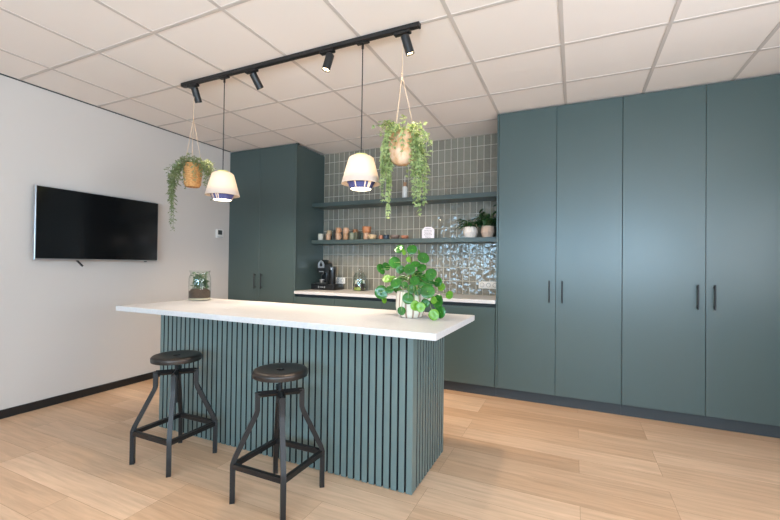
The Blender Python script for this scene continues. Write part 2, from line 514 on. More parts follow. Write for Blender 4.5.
# shade between the slats put into the colour: groove flanks dark like the backing
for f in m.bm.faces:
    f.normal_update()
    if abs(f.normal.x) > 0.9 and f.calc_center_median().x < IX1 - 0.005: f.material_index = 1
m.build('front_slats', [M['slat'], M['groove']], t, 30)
m = MB(); y = IY0 + 0.0208; k = 0
while y + 0.03 < IY1:
    m.box(IX1 - 0.0178, IX1, y + (0.0 if k == 0 else 0.0135), min(y + P, IY1), 0.004, 0.9045, 0.0012); y += P; k += 1
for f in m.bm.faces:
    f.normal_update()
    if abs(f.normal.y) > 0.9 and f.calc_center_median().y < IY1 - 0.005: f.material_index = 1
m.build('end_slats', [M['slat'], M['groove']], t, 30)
o = MB().box(1.065, 3.55, 1.845, 2.665, 0.905, 0.94, 0.0018).build('island_worktop', M['top'], None, 30)
tag(recentre(o, (2.28, 2.255, 0.905)), 'white overhanging worktop slab on the slatted island', 'worktop')

# ------------------------------------------------------------------ bar stools
def bar_stool(loc, zs, label):
    cx, cy, _ = loc
    t = thing('bar_stool', label, 'stool', loc, 'bar stools at the island')
    # seat: dished pressed-steel disc with a hole in the middle
    prof = [(0.023, zs - 0.012), (0.023, zs - 0.0045), (0.05, zs - 0.004), (0.10, zs - 0.001), (0.130, zs), (0.142, zs - 0.003), (0.149, zs - 0.010), (0.150, zs - 0.018), (0.148, zs - 0.036), (0.144, zs - 0.036), (0.142, zs - 0.014), (0.06, zs - 0.010), (0.023, zs - 0.012)]
    MB().lathe(prof, (cx, cy, 0), 48).build('seat', M['stoolseat'], t, 50)
    zh = 0.558
    m = MB()
    m.tube([(cx, cy, zh - 0.20), (cx, cy, zs - 0.034)], 0.011, 14)
    k = 0; z = zh + 0.02
    while z < zs - 0.03:
        m.lathe([(0.010, z), (0.0122, z + 0.002), (0.010, z + 0.004)], (cx, cy, 0), 14); z += 0.006
    m.lathe([(0.0, zs - 0.034), (0.03, zs - 0.034)], (cx, cy, 0), 14)
    m.lathe([(0.03, zs - 0.034), (0.045, zs - 0.022), (0.045, zs - 0.012)], (cx, cy, 0), 24)
    m.build('spindle', M['black'], t, 40)
    MB().lathe([(0.0, zh - 0.055), (0.019, zh - 0.055), (0.019, zh + 0.016), (0.011, zh + 0.016)], (cx, cy, 0), 20).build('hub', M['stool'], t, 40)
    q = 0.7071; foot = {}
    for sx, sy in ((-1, -1), (1, -1), (1, 1), (-1, 1)):
        def D(r, z): return (cx + sx * q * r, cy + sy * q * r, z)
        m = MB()
        m.sweep([D(0.012, zh), D(0.117, zh), D(0.117, zh)], 0.025)
        m.sweep([D(0.118, zh + 0.010), D(0.118, 0.475), D(0.124, 0.452), D(0.228, 0.235), D(0.238, 0.205), D(0.238, 0.0)], 0.026)
        m.build('leg', M['stool'], t, 40, normals=True)
        # flat collar at the bend
        foot[(sx, sy)] = D(0.238, 0.195)
    for a, b in (((-1, -1), (1, -1)), ((1, -1), (1, 1)), ((1, 1), (-1, 1)), ((-1, 1), (-1, -1))):
        MB().bar(foot[a], foot[b], 0.018, 0.027, 0.002).build('stretcher', M['stool'], t, 30)
    return t
bar_stool((1.807, 1.790, 0), 0.670, 'dark metal bar stool nearer the wall with the television')
bar_stool((2.683, 1.760, 0), 0.690, 'dark metal bar stool nearer the plant end of the island, second from the television wall')

# ------------------------------------------------------------------ television and thermostat
t = thing('television', 'flat black television hung on the white wall', 'television', (0.05, 2.315, 1.272))
ya, yb, za, zb = 1.775, 2.858, 1.275, 1.903
MB().box(0.045, 0.078, ya, yb, za, zb, 0.003).build('frame', M['silver'], t, 30)
MB().box(0.0775, 0.0800, ya + 0.007, yb - 0.007, za + 0.013, zb - 0.007, 0.0005).build('screen', M['screen'], t, 0)
MB().box(0.015, 0.047, ya + 0.15, yb - 0.15, za + 0.06, zb - 0.14, 0.008).build('back_housing', M['blackpl'], t, 30)
MB().box(WX(2.3) - 0.002, 0.016, 2.1, 2.55, 1.5, 1.72).build('wall_mount', M['black'], t, 0)
MB().box(0.066, 0.079, 2.715, 2.74, za - 0.007, za + 0.002, 0.002).build('sensor', M['blackpl'], t, 30)
MB().bar((0.055, 2.100, 1.276), (0.055, 2.150, 1.222), 0.012, 0.012, 0.002).build('release_strap', M['black'], t, 30)
t = thing('thermostat', 'small white wall thermostat with a dark display beside the corner cupboard', 'thermostat', (WX(3.767), 3.767, 1.585))
MB().box(WX(3.767) - 0.001, -0.010, 3.712, 3.822, 1.590, 1.700, 0.004, seg=2).build('housing', M['white'], t, 40)
MB().box(-0.0105, -0.0085, 3.733, 3.801, 1.632, 1.690, 0.001).build('display', M['grey'], t, 0)
MB().box(-0.0105, -0.0055, 3.722, 3.812, 1.596, 1.606, 0.001).build('control_strip', M['silver'], t, 0)

# ------------------------------------------------------------------ track, spots, pendants
TY = 2.268
t = thing('lighting_track', 'long black ceiling track carrying the spotlights and pendants', 'track', (2.275, TY, CZ))
m = MB().box(1.200, 3.275, TY - 0.018, TY + 0.018, 2.724, CZ - 0.003, 0.0015)
m.build('rail', M['black'], t, 30)
MB().box(1.187, 1.202, TY - 0.0185, TY + 0.0185, 2.721, CZ - 0.003, 0.002).build('end_cap', M['blackpl'], t, 30)
MB().box(3.273, 3.288, TY - 0.0185, TY + 0.0185, 2.721, CZ - 0.003, 0.002).build('end_cap', M['blackpl'], t, 30)
MB().box(1.203, 1.28, TY - 0.020, TY + 0.020, 2.718, 2.7235, 0.002).build('feed_box', M['blackpl'], t, 30)

def spot(px, d, label, power):
    t = thing('track_spotlight', label, 'spotlight', (px, TY, 2.722), 'spotlights on the track')
    MB().box(px - 0.055, px + 0.055, TY - 0.017, TY + 0.017, 2.702, 2.7215, 0.003).build('adapter', M['blackpl'], t, 30)
    J = Vector((px + 0.02, TY, 2.680)); d = Vector(d).normalized()
    MB().tube([(px + 0.02, TY, 2.703), J], 0.007, 10).build('stem', M['black'], t, 40)
    top = J - d * 0.012; L = 0.115; r = 0.0275
    m = MB().lathe([(0.0, 0), (r - 0.003, 0), (r, 0.003), (r, L), (r - 0.002, L), (r - 0.002, L - 0.012), (0, L - 0.012)], top, 28, axis=d)
    h = m.build('head', M['black'], t, 40)
    e = top + d * (L - 0.0105)
    MB().lathe([(0.0, 0.0005), (r - 0.0045, 0.0005), (r - 0.0045, -0.001)], e, 24, axis=d).build('lens', M['lens'], h, 40)
    l = bpy.data.lights.new('spot_beam', 'SPOT'); l.energy = power; l.color = (1.0, 0.80, 0.58)
    l.spot_size = math.radians(84); l.spot_blend = 0.7; l.shadow_soft_size = 0.06
    lo = bpy.data.objects.new('spot_beam', l); C.objects.link(lo)
    lo.location = top + d * (L + 0.004)
    lo.rotation_euler = d.to_track_quat('-Z', 'Y').to_euler()
    return t
SPW = 75
spot(1.315, (-0.01, 0.06, -0.12), 'black spotlight at the left end of the track, over the fern', SPW * 2.6)
spot(1.940, (0.025, 0.08, -0.12), 'black spotlight second from the left end, between the two pendant lamps', SPW * 2.6)
spot(2.618, (-0.025, -0.02, -0.12), 'black spotlight turned to show its glowing lens, left of the lamp over the plant', SPW)
spot(3.172, (0.03, 0.03, -0.12), 'black spotlight at the right end of the track, over the trailing ivy', SPW)

def pendant(px, label):
    t = thing('pendant_lamp', label, 'lamp', (px, TY, 2.722), 'pleated pendant lamps')
    MB().box(px - 0.045, px + 0.045, TY - 0.015, TY + 0.015, 2.708, 2.7215, 0.003).tube([(px, TY, 2.71), (px, TY, 2.675)], 0.008, 10).build('adapter', M['blackpl'], t, 30)
    MB().tube([(px, TY, 2.68), (px, TY, 1.9850)], 0.0035, 8).build('cord', M['cord'], t, 60)
    MB().lathe([(0.0, 1.9860), (0.040, 1.9840), (0.042, 1.9790), (0.042, 1.9680), (0.0, 1.9680)], (px, TY, 0), 40).build('cap', M['shadecap'], t, 40)
    seg = 96
    rip = lambda k, z: 1.0 + (0.010 if k % 2 else -0.004)
    prof = [(0.043, 1.9750), (0.066, 1.9690), (0.080, 1.9570), (0.094, 1.9080), (0.110, 1.8480), (0.1245, 1.7960), (0.126, 1.7910), (0.121, 1.7900), (0.098, 1.7990)]
    MB().lathe(prof, (px, TY, 0), seg, rfun=rip).build('shade', M['shade'], t, 60)
    rr = random.Random(int(px * 100))
    cols = [0 if rr.random() < 0.86 else 1 for _ in range(64)]
    MB().lathe([(0.098, 1.8350), (0.094, 1.8130), (0.068, 1.7580)], (px, TY, 0), 64, rfun=lambda k, z: 1 + 0.012 * (k % 2), mfun=lambda k, i: cols[k]).build('inner_ring', [M['blue'], M['shade']], t, 40)
    MB().lathe([(0.0, 1.7565), (0.064, 1.7565), (0.067, 1.7590), (0.064, 1.7615), (0.0, 1.7615)], (px, TY, 0), 40).build('diffuser', M['lampwhite'], t, 40)
    l = bpy.data.lights.new('pendant_bulb', 'POINT'); l.energy = 1.0; l.color = (1.0, 0.82, 0.60); l.shadow_soft_size = 0.03
    lo = bpy.data.objects.new('pendant_bulb', l); C.objects.link(lo); lo.location = (px, TY, 1.8630)
    l = bpy.data.lights.new('pendant_downlight', 'SPOT'); l.energy = 33; l.color = (1.0, 0.87, 0.72); l.shadow_soft_size = 0.05
    l.spot_size = math.radians(150); l.spot_blend = 0.8
    lo = bpy.data.objects.new('pendant_downlight', l); C.objects.link(lo); lo.location = (px, TY, 1.7480)
    return t
pendant(1.664, 'cream pleated pendant lamp with blue inner ring, nearer the television wall')
pendant(2.891, 'cream pleated pendant lamp with blue inner ring, in front of the tiled wall')

# ------------------------------------------------------------------ leaves
def leaf(bm, p, d, n, L, W, fold=0.25, mi=0, droop=0.15):
    # a pointed, folded leaf from p along d with normal n
    d = d.normalized(); s = d.cross(n)
    if s.length < 1e-4: s = d.cross(Vector((0.3, 0.5, 0.8)))
    s.normalize(); n = s.cross(d).normalized()
    base = bm.verts.new(p)
    ml = bm.verts.new(p + d * L * 0.45 - n * L * droop * 0.2)
    tip = bm.verts.new(p + d * L - n * L * droop)
    a = bm.verts.new(p + d * L * 0.38 + s * W * 0.5 + n * W * fold)
    b = bm.verts.new(p + d * L * 0.38 - s * W * 0.5 + n * W * fold)
    a2 = bm.verts.new(p + d * L * 0.72 + s * W * 0.32 + n * (W * fold * 0.6 - L * droop * 0.5))
    b2 = bm.verts.new(p + d * L * 0.72 - s * W * 0.32 + n * (W * fold * 0.6 - L * droop * 0.5))
    for vs in ((base, ml, a), (base, b, ml), (ml, tip, a2), (ml, a2, a), (ml, b2, tip), (ml, b, b2)):
        f = bm.faces.new(vs); f.material_index = mi
def rv(r=R):
    return Vector((r.uniform(-1, 1), r.uniform(-1, 1), r.uniform(-1, 1)))

def strand(mf, ms, pts, ll, lw, step, rng, ferny):
    # leaflets both sides of a drooping stem given as a polyline
    ms.tube(pts, 0.0014, 5)
    acc = 0.0; side = 1; seglen = 0.0
    tot = sum((Vector(pts[i + 1]) - Vector(pts[i])).length for i in range(len(pts) - 1))
    run = 0.0
    for i in range(len(pts) - 1):
        a, b = Vector(pts[i]), Vector(pts[i + 1]); L = (b - a).length; d = (b - a).normalized()
        s = acc
        while s < L:
            p = a + d * s
            f = (run + s) / tot
            h = d.cross(Vector((0, 0, 1)))
            if h.length < 0.2: h = rng_dir(rng)
            h.normalize()
            ang = rng.uniform(-0.9, 0.9)
            h = (Matrix.Rotation(ang, 3, d) @ h)
            for sg in (1, -1):
                dd = (h * sg * rng.uniform(0.7, 1.1) + d * rng.uniform(0.35, 0.9) + rv(rng) * 0.25)
                k = (1 - 0.45 * f) * rng.uniform(0.75, 1.2)
                if ferny:
                    leaf(mf.bm, p, dd, rv(rng) + Vector((0, 0, 1)), ll * k, lw * k, 0.15)
                    q = p + dd.normalized() * ll * k * 0.4
                    for g in (1, -1):
                        leaf(mf.bm, q, dd.normalized() + h.cross(d) * 0.8 * g + d * 0.2, rv(rng) + Vector((0, 0, 1)), ll * k * 0.55, lw * k * 0.8, 0.15)
                else:
                    nn = rv(rng) * 0.6 + Vector((0.3, -0.5, 0.8))
                    leaf(mf.bm, p, dd, nn, ll * k, lw * k, 0.2)
                    dn = dd.normalized(); sd = dn.cross(nn).normalized()
                    for g in (1, -1):
                        leaf(mf.bm, p + dn * ll * k * 0.12, dn * 0.55 + sd * g, nn, ll * k * 0.62, lw * k * 0.7, 0.2)
            s += step * rng.uniform(0.8, 1.25)
        acc = s - L; run += L
def rng_dir(rng):
    a = rng.uniform(0, 2 * PI); return Vector((math.cos(a), math.sin(a), 0))

def hanging(px, zt, zk, z0, z1, r, label, bm_, fm, strands, seed, ll, lw, step, ferny, dome):
    rng = random.Random(seed)
    t = thing('hanging_plant', label, 'plant', (px, TY + 0.0, z0))
    m = MB()
    m.lathe([(0.0, z0), (r * 0.40, z0 + 0.001), (r * 0.68, z0 + 0.014), (r * 0.90, z0 + 0.045), (r * 1.0, z0 + (z1 - z0) * 0.55), (r * 0.98, z1), (r * 0.92, z1), (r * 0.89, z1 - 0.03), (0.0, z1 - 0.03)] if not ferny else [(0.0, z0), (r * 0.72, z0), (r * 0.86, z0 + 0.02), (r * 0.98, z0 + (z1 - z0) * 0.55), (r, z1), (r * 0.93, z1), (r * 0.90, z1 - 0.03), (0.0, z1 - 0.03)], (px, TY, 0), 36,
            rfun=lambda k, z: 1 + 0.012 * ((k % 2) - 0.5))
    m.build('basket', bm_, t, 60)
    MB().lathe([(0.0, z1 - 0.028), (r * 0.89, z1 - 0.026), (0.0, z1 - 0.018)], (px, TY, 0), 24).build('soil', M['soil'], t, 60)
    m = MB()
    m.tube([(px, TY, zt), (px - 0.004, TY, zk)], 0.0022, 6)
    m.lathe([(0.0, zk - 0.008), (0.006, zk), (0.0, zk + 0.008)], (px - 0.004, TY, 0), 10)
    for k in range(3):
        a = 2 * PI * k / 3 + 0.5
        m.tube([(px - 0.004, TY, zk), (px + r * math.cos(a), TY + r * math.sin(a), z1 - 0.01), (px + r * 0.9 * math.cos(a), TY + r * 0.9 * math.sin(a), z0 + 0.03), (px, TY, z0 - 0.002)], 0.0018, 5)
    m.build('hanger', M['rope'], t, 60)
    mf, ms = MB(), MB()
    for (a, out, up, drop) in strands(rng):
        ca, sa = math.cos(a), math.sin(a)
        if ca * (1 if ferny else -1) > 0.55: out = min(out, 0.115 if ferny else 0.075)   # stay clear of the lamp beside it
        b = Vector((px + ca * r * 0.55, TY + sa * r * 0.55, z1 - 0.02))
        pts = [b]
        n = 9
        for i in range(1, n + 1):
            f = i / n
            rad = r * 0.55 + out * (1 - (1 - min(1, f * 1.6)) ** 2)
            z = z1 - 0.02 + up * math.sin(min(1, f * 2.0) * PI * 0.5) * (1 - f) * 1.6 - drop * max(0, f - 0.12) ** 1.15
            w = rng.uniform(-0.012, 0.012)
            pts.append(Vector((px + ca * rad - sa * w, TY + sa * rad + ca * w, z)))
        strand(mf, ms, pts, ll, lw, step, rng, ferny)
    # dome of upright fronds
    for k in range(dome):
        a = rng.uniform(0, 2 * PI); o = rng.uniform(0.4, 1.5) * r; h = rng.uniform(0.02, 0.09)
        b = Vector((px + math.cos(a) * r * 0.4, TY + math.sin(a) * r * 0.4, z1 - 0.02))
        c2 = b + Vector((math.cos(a) * o * 0.6, math.sin(a) * o * 0.6, h)); e = c2 + Vector((math.cos(a) * o * 0.7, math.sin(a) * o * 0.7, -h * 0.3))
        strand(mf, ms, [b, c2, e], ll * 0.9, lw, step, rng, ferny)
    ms.build('stems', M['stem'], t, 60)
    mf.build('foliage', fm, t, 0)
    return t
def st1(r):
    out = []
    for k in range(18):
        out.append((r.uniform(0, 2 * PI), r.uniform(0.05, 0.16), r.uniform(0.02, 0.06), r.uniform(0.08, 0.24)))
    # camera-left side trails lowest
    for k in range(7):
        out.append((r.gauss(3.75, 0.25), r.uniform(0.09, 0.17), r.uniform(0.0, 0.03), r.uniform(0.30, 0.46)))
    out.append((3.80, 0.10, 0.02, 0.60)); out.append((3.70, 0.12, 0.01, 0.57)); out.append((3.95, 0.11, 0.01, 0.52))
    for k in range(3): out.append((r.gauss(0.7, 0.3), 0.16, 0.02, r.uniform(0.2, 0.32)))
    return out
def st2(r):
    out = []
    for k in range(20):
        out.append((r.uniform(0, 2 * PI), r.uniform(0.06, 0.17), r.uniform(0.02, 0.05), r.uniform(0.10, 0.30)))
    for k in range(9):
        out.append((r.gauss(3.5, 0.35), r.uniform(0.03, 0.10), 0.01, r.uniform(0.30, 0.52)))
        out.append((r.gauss(0.2, 0.35), r.uniform(0.04, 0.12), 0.01, r.uniform(0.28, 0.50)))
    for k in range(3):
        out.append((3.5 + 0.15 * k, 0.035, 0.01, 0.60 - 0.03 * k)); out.append((0.2 - 0.15 * k, 0.07, 0.01, 0.58 - 0.03 * k))
    return out
hanging(1.329, 2.645, 2.440, 1.882, 2.068, 0.072, 'feathery fern in a woven brown basket hanging before the white wall', M['basket'], M['fern'], st1, 11, 0.050, 0.0120, 0.030, True, 14)
hanging(3.176, 2.650, 2.455, 1.889, 2.087, 0.083, 'pale green ivy trailing from a worn round pot hung before the tiles', M['basket2'], M['fern2'], st2, 5, 0.040, 0.021, 0.032, False, 22)

# ------------------------------------------------------------------ round-leaved plant on the island
PX, PY, PZ = 3.203, 2.375, 0.94
t = thing('potted_plant', 'round-leaved green plant in a striped cream pot on the island', 'plant', (PX, PY, PZ))
prof = [(0.0, 0.0), (0.068, 0.0), (0.078, 0.006), (0.089, 0.035), (0.093, 0.07), (0.091, 0.115), (0.087, 0.160), (0.083, 0.162), (0.080, 0.158), (0.084, 0.115), (0.080, 0.03), (0.0, 0.03)]
prof = [(r, z + PZ) for r, z in prof]
sm = lambda k, i: 1 if (k % 8 in (0, 1) and 1 <= i <= 5) else 0
MB().lathe(prof, (PX, PY, 0), 96, mfun=sm, rfun=lambda k, z: 1.0 - (0.012 if k % 8 in (0, 1) else 0)).build('pot', [M['potcream'], M['potstripe']], t, 50)
MB().lathe([(0.083, PZ + 0.138), (0.05, PZ + 0.146), (0.0, PZ + 0.150)], (PX, PY, 0), 24).build('soil', M['soil'], t, 60)
PIL = [(-0.081, 0.0, 0.436, 0.0292, 0.0292, 0.5, 0, 0),
       (-0.039, -0.02, 0.412, 0.0165, 0.0165, 0, 0.9, 1),
       (0.003, 0.01, 0.431, 0.0289, 0.0289, 0.5, 0, 0),
       (0.045, 0.03, 0.415, 0.0166, 0.0166, 0.2, 0.9, 1),
       (0.087, 0.0, 0.378, 0.0336, 0.0336, 0.5, -0.2, 0),
       (-0.109, -0.01, 0.346, 0.0344, 0.0344, 0.3, 0.2, 0),
       (-0.06, -0.03, 0.302, 0.0247, 0.0247, 0.2, 0.2, 0),
       (0.015, -0.06, 0.304, 0.0322, 0.0322, 0.3, 0.2, 0),
       (0.041, -0.02, 0.339, 0.0264, 0.0264, 0.9, 0, 0),
       (0.083, -0.02, 0.315, 0.0263, 0.0263, 0.8, -0.3, 0),
       (0.139, -0.01, 0.275, 0.0322, 0.0322, 0.3, -0.6, 0),
       (-0.208, 0.0, 0.302, 0.0319, 0.0319, 0.2, 1.2, 0),
       (-0.168, 0.0, 0.24, 0.0275, 0.0275, 0.6, 0.3, 1),
       (-0.076, -0.06, 0.217, 0.0316, 0.0316, 0.3, 0.2, 0),
       (-0.131, -0.03, 0.172, 0.0229, 0.0229, 0.3, 0.3, 0),
       (-0.198, -0.02, 0.149, 0.0381, 0.0381, 0.2, 0.3, 0),
       (-0.012, -0.07, 0.206, 0.0191, 0.0191, 0.3, 0, 0),
       (0.047, -0.05, 0.233, 0.0281, 0.0281, 0.7, 0, 0),
       (0.043, -0.09, 0.184, 0.0258, 0.0258, 0.5, 0, 0),
       (0.083, -0.09, 0.165, 0.0187, 0.0187, 0.2, -0.2, 0),
       (0.147, -0.09, 0.174, 0.0381, 0.0381, 0.3, -0.1, 0),
       (0.029, -0.11, 0.127, 0.0306, 0.0306, 0.3, 0.1, 0),
       (0.084, -0.13, 0.087, 0.0263, 0.0263, 0.2, 0.3, 1),
       (0.121, -0.14, 0.08, 0.0251, 0.0251, 0.2, 0, 1),
       (-0.004, -0.13, 0.05, 0.0227, 0.0227, 0.5, 0.2, 0),
       (0.128, -0.08, 0.1, 0.0237, 0.0237, 0.1, -0.5, 0),
       (0.178, -0.07, 0.12, 0.0196, 0.0196, 0.1, -0.9, 1),
       (0.197, -0.05, 0.111, 0.0356, 0.0356, 0.1, -0.9, 0),
       (0.187, -0.09, 0.034, 0.0283, 0.0283, 0.1, -0.5, 1),
       (0.214, -0.05, 0.047, 0.0316, 0.0316, 0.1, -1.0, 0),
       (0.17, 0.03, 0.226, 0.0265, 0.0265, 0.2, -1.0, 0),
       (0.188, 0.05, 0.196, 0.0225, 0.0225, 0.1, -0.9, 1),
       (0.247, 0.03, 0.148, 0.0223, 0.0223, 0.1, -1.0, 1),
       (0.092, -0.04, 0.203, 0.0221, 0.0221, 0.2, -0.3, 0),
       (0.092, 0.02, 0.254, 0.0225, 0.0225, 0.4, -0.4, 0),
       (-0.01, 0.0, 0.366, 0.0186, 0.0186, 0.4, 0, 1),
       (-0.145, 0.04, 0.234, 0.0235, 0.0235, 0.5, 0.2, 1),
       (-0.048, 0.06, 0.247, 0.0212, 0.0212, 0.4, 0, 0),
       (0.03, 0.06, 0.277, 0.0231, 0.0231, 0.6, 0, 0),
       (-0.073, 0.03, 0.248, 0.0232, 0.0232, 0.4, 0, 0),
       (0.115, 0.04, 0.219, 0.0247, 0.0247, 0.4, -0.3, 0),
       (-0.191, 0.04, 0.32, 0.0258, 0.0258, 0.4, 0.9, 0),
       (-0.191, 0.02, 0.096, 0.0193, 0.0193, 0, 1.2, 1),
       (-0.026, 0.08, 0.276, 0.0234, 0.0234, 0.4, 0, 1),
       (0.044, 0.09, 0.238, 0.0254, 0.0254, 0.5, 0, 0),
       (-0.124, 0.08, 0.164, 0.0238, 0.0238, 0.4, 0.2, 0)]
ml, mp = MB(), MB()
trunk = [Vector((PX, PY, PZ + 0.14)), Vector((PX - 0.006, PY + 0.004, PZ + 0.22)), Vector((PX + 0.004, PY, PZ + 0.30)), Vector((PX + 0.002, PY + 0.004, PZ + 0.38))]
MB().tube(trunk, [0.008, 0.0075, 0.006, 0.004], 10).build('stem', M['trunk'], t, 60)
cam_dir = Vector((4.152 - PX, -PY, 0.15)).normalized()
for i, (dx, dy, dz, a, b, tilt, yw, yel) in enumerate(PIL):
    b *= 1.2
    rng = random.Random(100 + i)
    c = Vector((PX + dx, PY + dy, PZ + dz))
    out = Vector((dx, dy, 0.0))
    n = cam_dir * 1.0 + out * 2.2 + Vector((0, 0, tilt)) + rv(rng) * 0.22
    n.normalize()
    n = Matrix.Rotation(yw, 3, 'Z') @ n
    up = Vector((0, 0, 1)); e1 = (up - n * up.dot(n)).normalized(); e2 = n.cross(e1)
    NS = 20; rings = []
    rr = [0.0, 0.075, 0.5, 0.85, 1.0]; hh = [0.10, 0.05, 0.0, -0.06, -0.16]
    cv = ml.bm.verts.new(c + n * (-0.10) * b); prev = None
    for q in range(1, 5):
        ring = []
        for k in range(NS):
            an = 2 * PI * k / NS
            wv = 1 + 0.025 * math.sin(3 * an + i)
            ring.append(ml.bm.verts.new(c + e1 * math.cos(an) * rr[q] * b * wv + e2 * math.sin(an) * rr[q] * b * wv * (0.96) + n * b * (-hh[0] + hh[0] * rr[q] * 1.6 + (hh[q] if q > 2 else 0) * (0.9 + 0.5 * math.sin(2 * an + i)))))
        for k in range(NS):
            k2 = (k + 1) % NS
            f = ml.bm.faces.new((cv, ring[k], ring[k2])) if prev is None else ml.bm.faces.new((prev[k], ring[k], ring[k2], prev[k2]))
            f.material_index = 1 if q == 1 else yel
        prev = ring
    # petiole from the trunk to the centre of the leaf's back
    th = min(0.36, max(0.15, dz * 0.75 + 0.05)); s = Vector((PX, PY, PZ + th))
    for j in range(3):
        if trunk[j].z <= s.z <= trunk[j + 1].z:
            f = (s.z - trunk[j].z) / (trunk[j + 1].z - trunk[j].z); s = trunk[j].lerp(trunk[j + 1], f)
    e = c - n * (0.10 * b + 0.0015)
    mid = (s + e) / 2 + Vector((0, 0, 0.02 + 0.12 * max(0, s.z - e.z))) 
    if (e.z < PZ + 0.17):
        rad = Vector((e.x - PX, e.y - PY, 0)); rad.normalize()
        mid = Vector((PX, PY, 0)) + rad * 0.105 + Vector((0, 0, PZ + 0.20))
    mp.tube([s, s.lerp(mid, 0.55) + Vector((0, 0, 0.008)), mid, mid.lerp(e, 0.6), e], 0.0017, 6)
mp.build('petioles', M['petiole'], t, 60)
ml.build('foliage', [M['pilea'], M['pileay']], t, 180)

# ------------------------------------------------------------------ plants in the glass jar (island)
JX, JY, JZ = 1.185, 2.475, 0.94
o = thing('glass_terrarium', 'open glass jar with soil and small plants on the island', 'terrarium', (JX, JY, JZ))
r = 0.09
MB().lathe([(0.0, 0.9415), (r - 0.006, 0.9415), (r, 0.948), (r, 1.125), (r * 0.97, 1.145), (r * 0.87, 1.165), (r * 0.85, 1.175), (r * 0.93, 1.192), (r * 0.97, 1.198), (r * 0.94, 1.198), (r * 0.82, 1.175), (r * 0.84, 1.163), (r * 0.945, 1.143), (r * 0.97, 1.122), (r * 0.97, 0.950), (0.0, 0.948)], (JX, JY, 0), 40).build('jar', M['glass'], o, 60)
MB().lathe([(0.0, 0.9485), (r * 0.955, 0.9485), (r * 0.955, 0.962), (0.0, 0.965)], (JX, JY, 0), 32).build('pebbles', M['pebble'], o, 60)
rj = random.Random(3)
m = MB()
hs = [0.04 + 0.022 * rj.random() for _ in range(32)]
m.lathe([(0.0, 0.963), (r * 0.955, 0.9625), (r * 0.955, 1.018), (r * 0.7, 1.042), (r * 0.35, 1.032), (0.0, 1.044)], (JX, JY, 0), 32, rfun=lambda k, z: 1.0 if z < 1.02 else 0.9 + 0.2 * hs[k] / 0.06 * 0.5)
m.build('soil', M['soil'], o, 60)
mf, ms = MB(), MB()
for k in range(34):
    a = rj.uniform(0, 2 * PI); rad = r * 0.68 * math.sqrt(rj.random()); h = rj.uniform(0.06, 0.150)
    b = Vector((JX + rad * math.cos(a), JY + rad * math.sin(a), 1.028))
    e = b + Vector((rj.uniform(-0.012, 0.012), rj.uniform(-0.012, 0.012), h))
    if math.hypot(e.x - JX, e.y - JY) > r * 0.66: e.x = JX + (e.x - JX) * 0.7; e.y = JY + (e.y - JY) * 0.7
    ms.tube([b, (b + e) / 2 + Vector((0.004, 0, 0)), e], 0.0013, 5)
    for q in range(7):
        p = b.lerp(e, 0.25 + 0.75 * q / 6); an = rj.uniform(0, 2 * PI)
        leaf(mf.bm, p, Vector((math.cos(an), math.sin(an), 0.4)), Vector((0, 0, 1)) + rv(rj) * 0.4, 0.032, 0.026, 0.2)
ms.build('stems', M['stem'], o, 60); mf.build('foliage', M['jarleaf'], o, 0)

# ------------------------------------------------------------------ shelf plants
def faceted_pot(px, py, z0, r, h, m_, name, label, leafspec, seed):
    rng = random.Random(seed)
    t = thing('potted_plant', label, 'plant', (px, py, z0))
    prof = [(0.0, z0), (r * 0.72, z0), (r * 0.80, z0 + 0.01), (r, z0 + h * 0.50), (r * 0.99, z0 + h * 0.53), (r * 0.84, z0 + h), (r * 0.79, z0 + h), (r * 0.76, z0 + h * 0.85), (0.0, z0 + h * 0.85)]
    MB().lathe(prof, (px, py, 0), 14, rfun=lambda k, z: 1 + 0.02 * (k % 2)).build('pot', m_, t, 20)
    MB().lathe([(0.0, z0 + h * 0.90), (r * 0.76, z0 + h * 0.87)], (px, py, 0), 14).build('soil', M['soil'], t, 0)
    mf, ms = MB(), MB()
    for (a, o, hh, L, W) in leafspec(rng):
        b = Vector((px + math.cos(a) * r * 0.3, py + math.sin(a) * r * 0.3, z0 + h * 0.88))
        mid = b + Vector((math.cos(a) * o * 0.5, math.sin(a) * o * 0.5, hh))
        ms.tube([b, b.lerp(mid, 0.5) + Vector((0, 0, hh * 0.15)), mid], 0.002, 5)
        dd = Vector((math.cos(a) * o, math.sin(a) * o, rng.uniform(-0.05, 0.05)))
        leaf(mf.bm, mid, dd, Vector((0, 0, 1)) + rv(rng) * 0.5, L, W, 0.12, droop=0.3)
        leaf(mf.bm, b.lerp(mid, 0.6), Vector((-math.sin(a), math.cos(a), 0.4)) * rng.choice((-1, 1)), Vector((0, 0, 1)) + rv(rng) * 0.4, L * 0.6, W * 0.8, 0.12)
    ms.build('stems', M['stem'], t, 60); mf.build('foliage', M['dkleaf'], t, 0)
    return t
M['potwhite'] = mat('white stoneware', (224, 214, 206), 0.6)
M['potpink'] = mat('pinkish clay', (206, 178, 158), 0.75)
def lsA(r):
    L = [(r.uniform(0, 2 * PI), r.uniform(0.05, 0.10), r.uniform(0.02, 0.085), r.uniform(0.06, 0.10), r.uniform(0.030, 0.044)) for _ in range(32)]
    L += [(PI + 0.3, 0.12, 0.085, 0.085, 0.03), (PI + 0.1, 0.13, 0.02, 0.09, 0.03), (PI + 0.6, 0.12, 0.055, 0.08, 0.03), (PI - 0.1, 0.11, 0.10, 0.08, 0.03)]
    return [q if abs(math.sin(q[0])) * q[1] < 0.12 else (q[0], 0.06) + q[2:] for q in L]
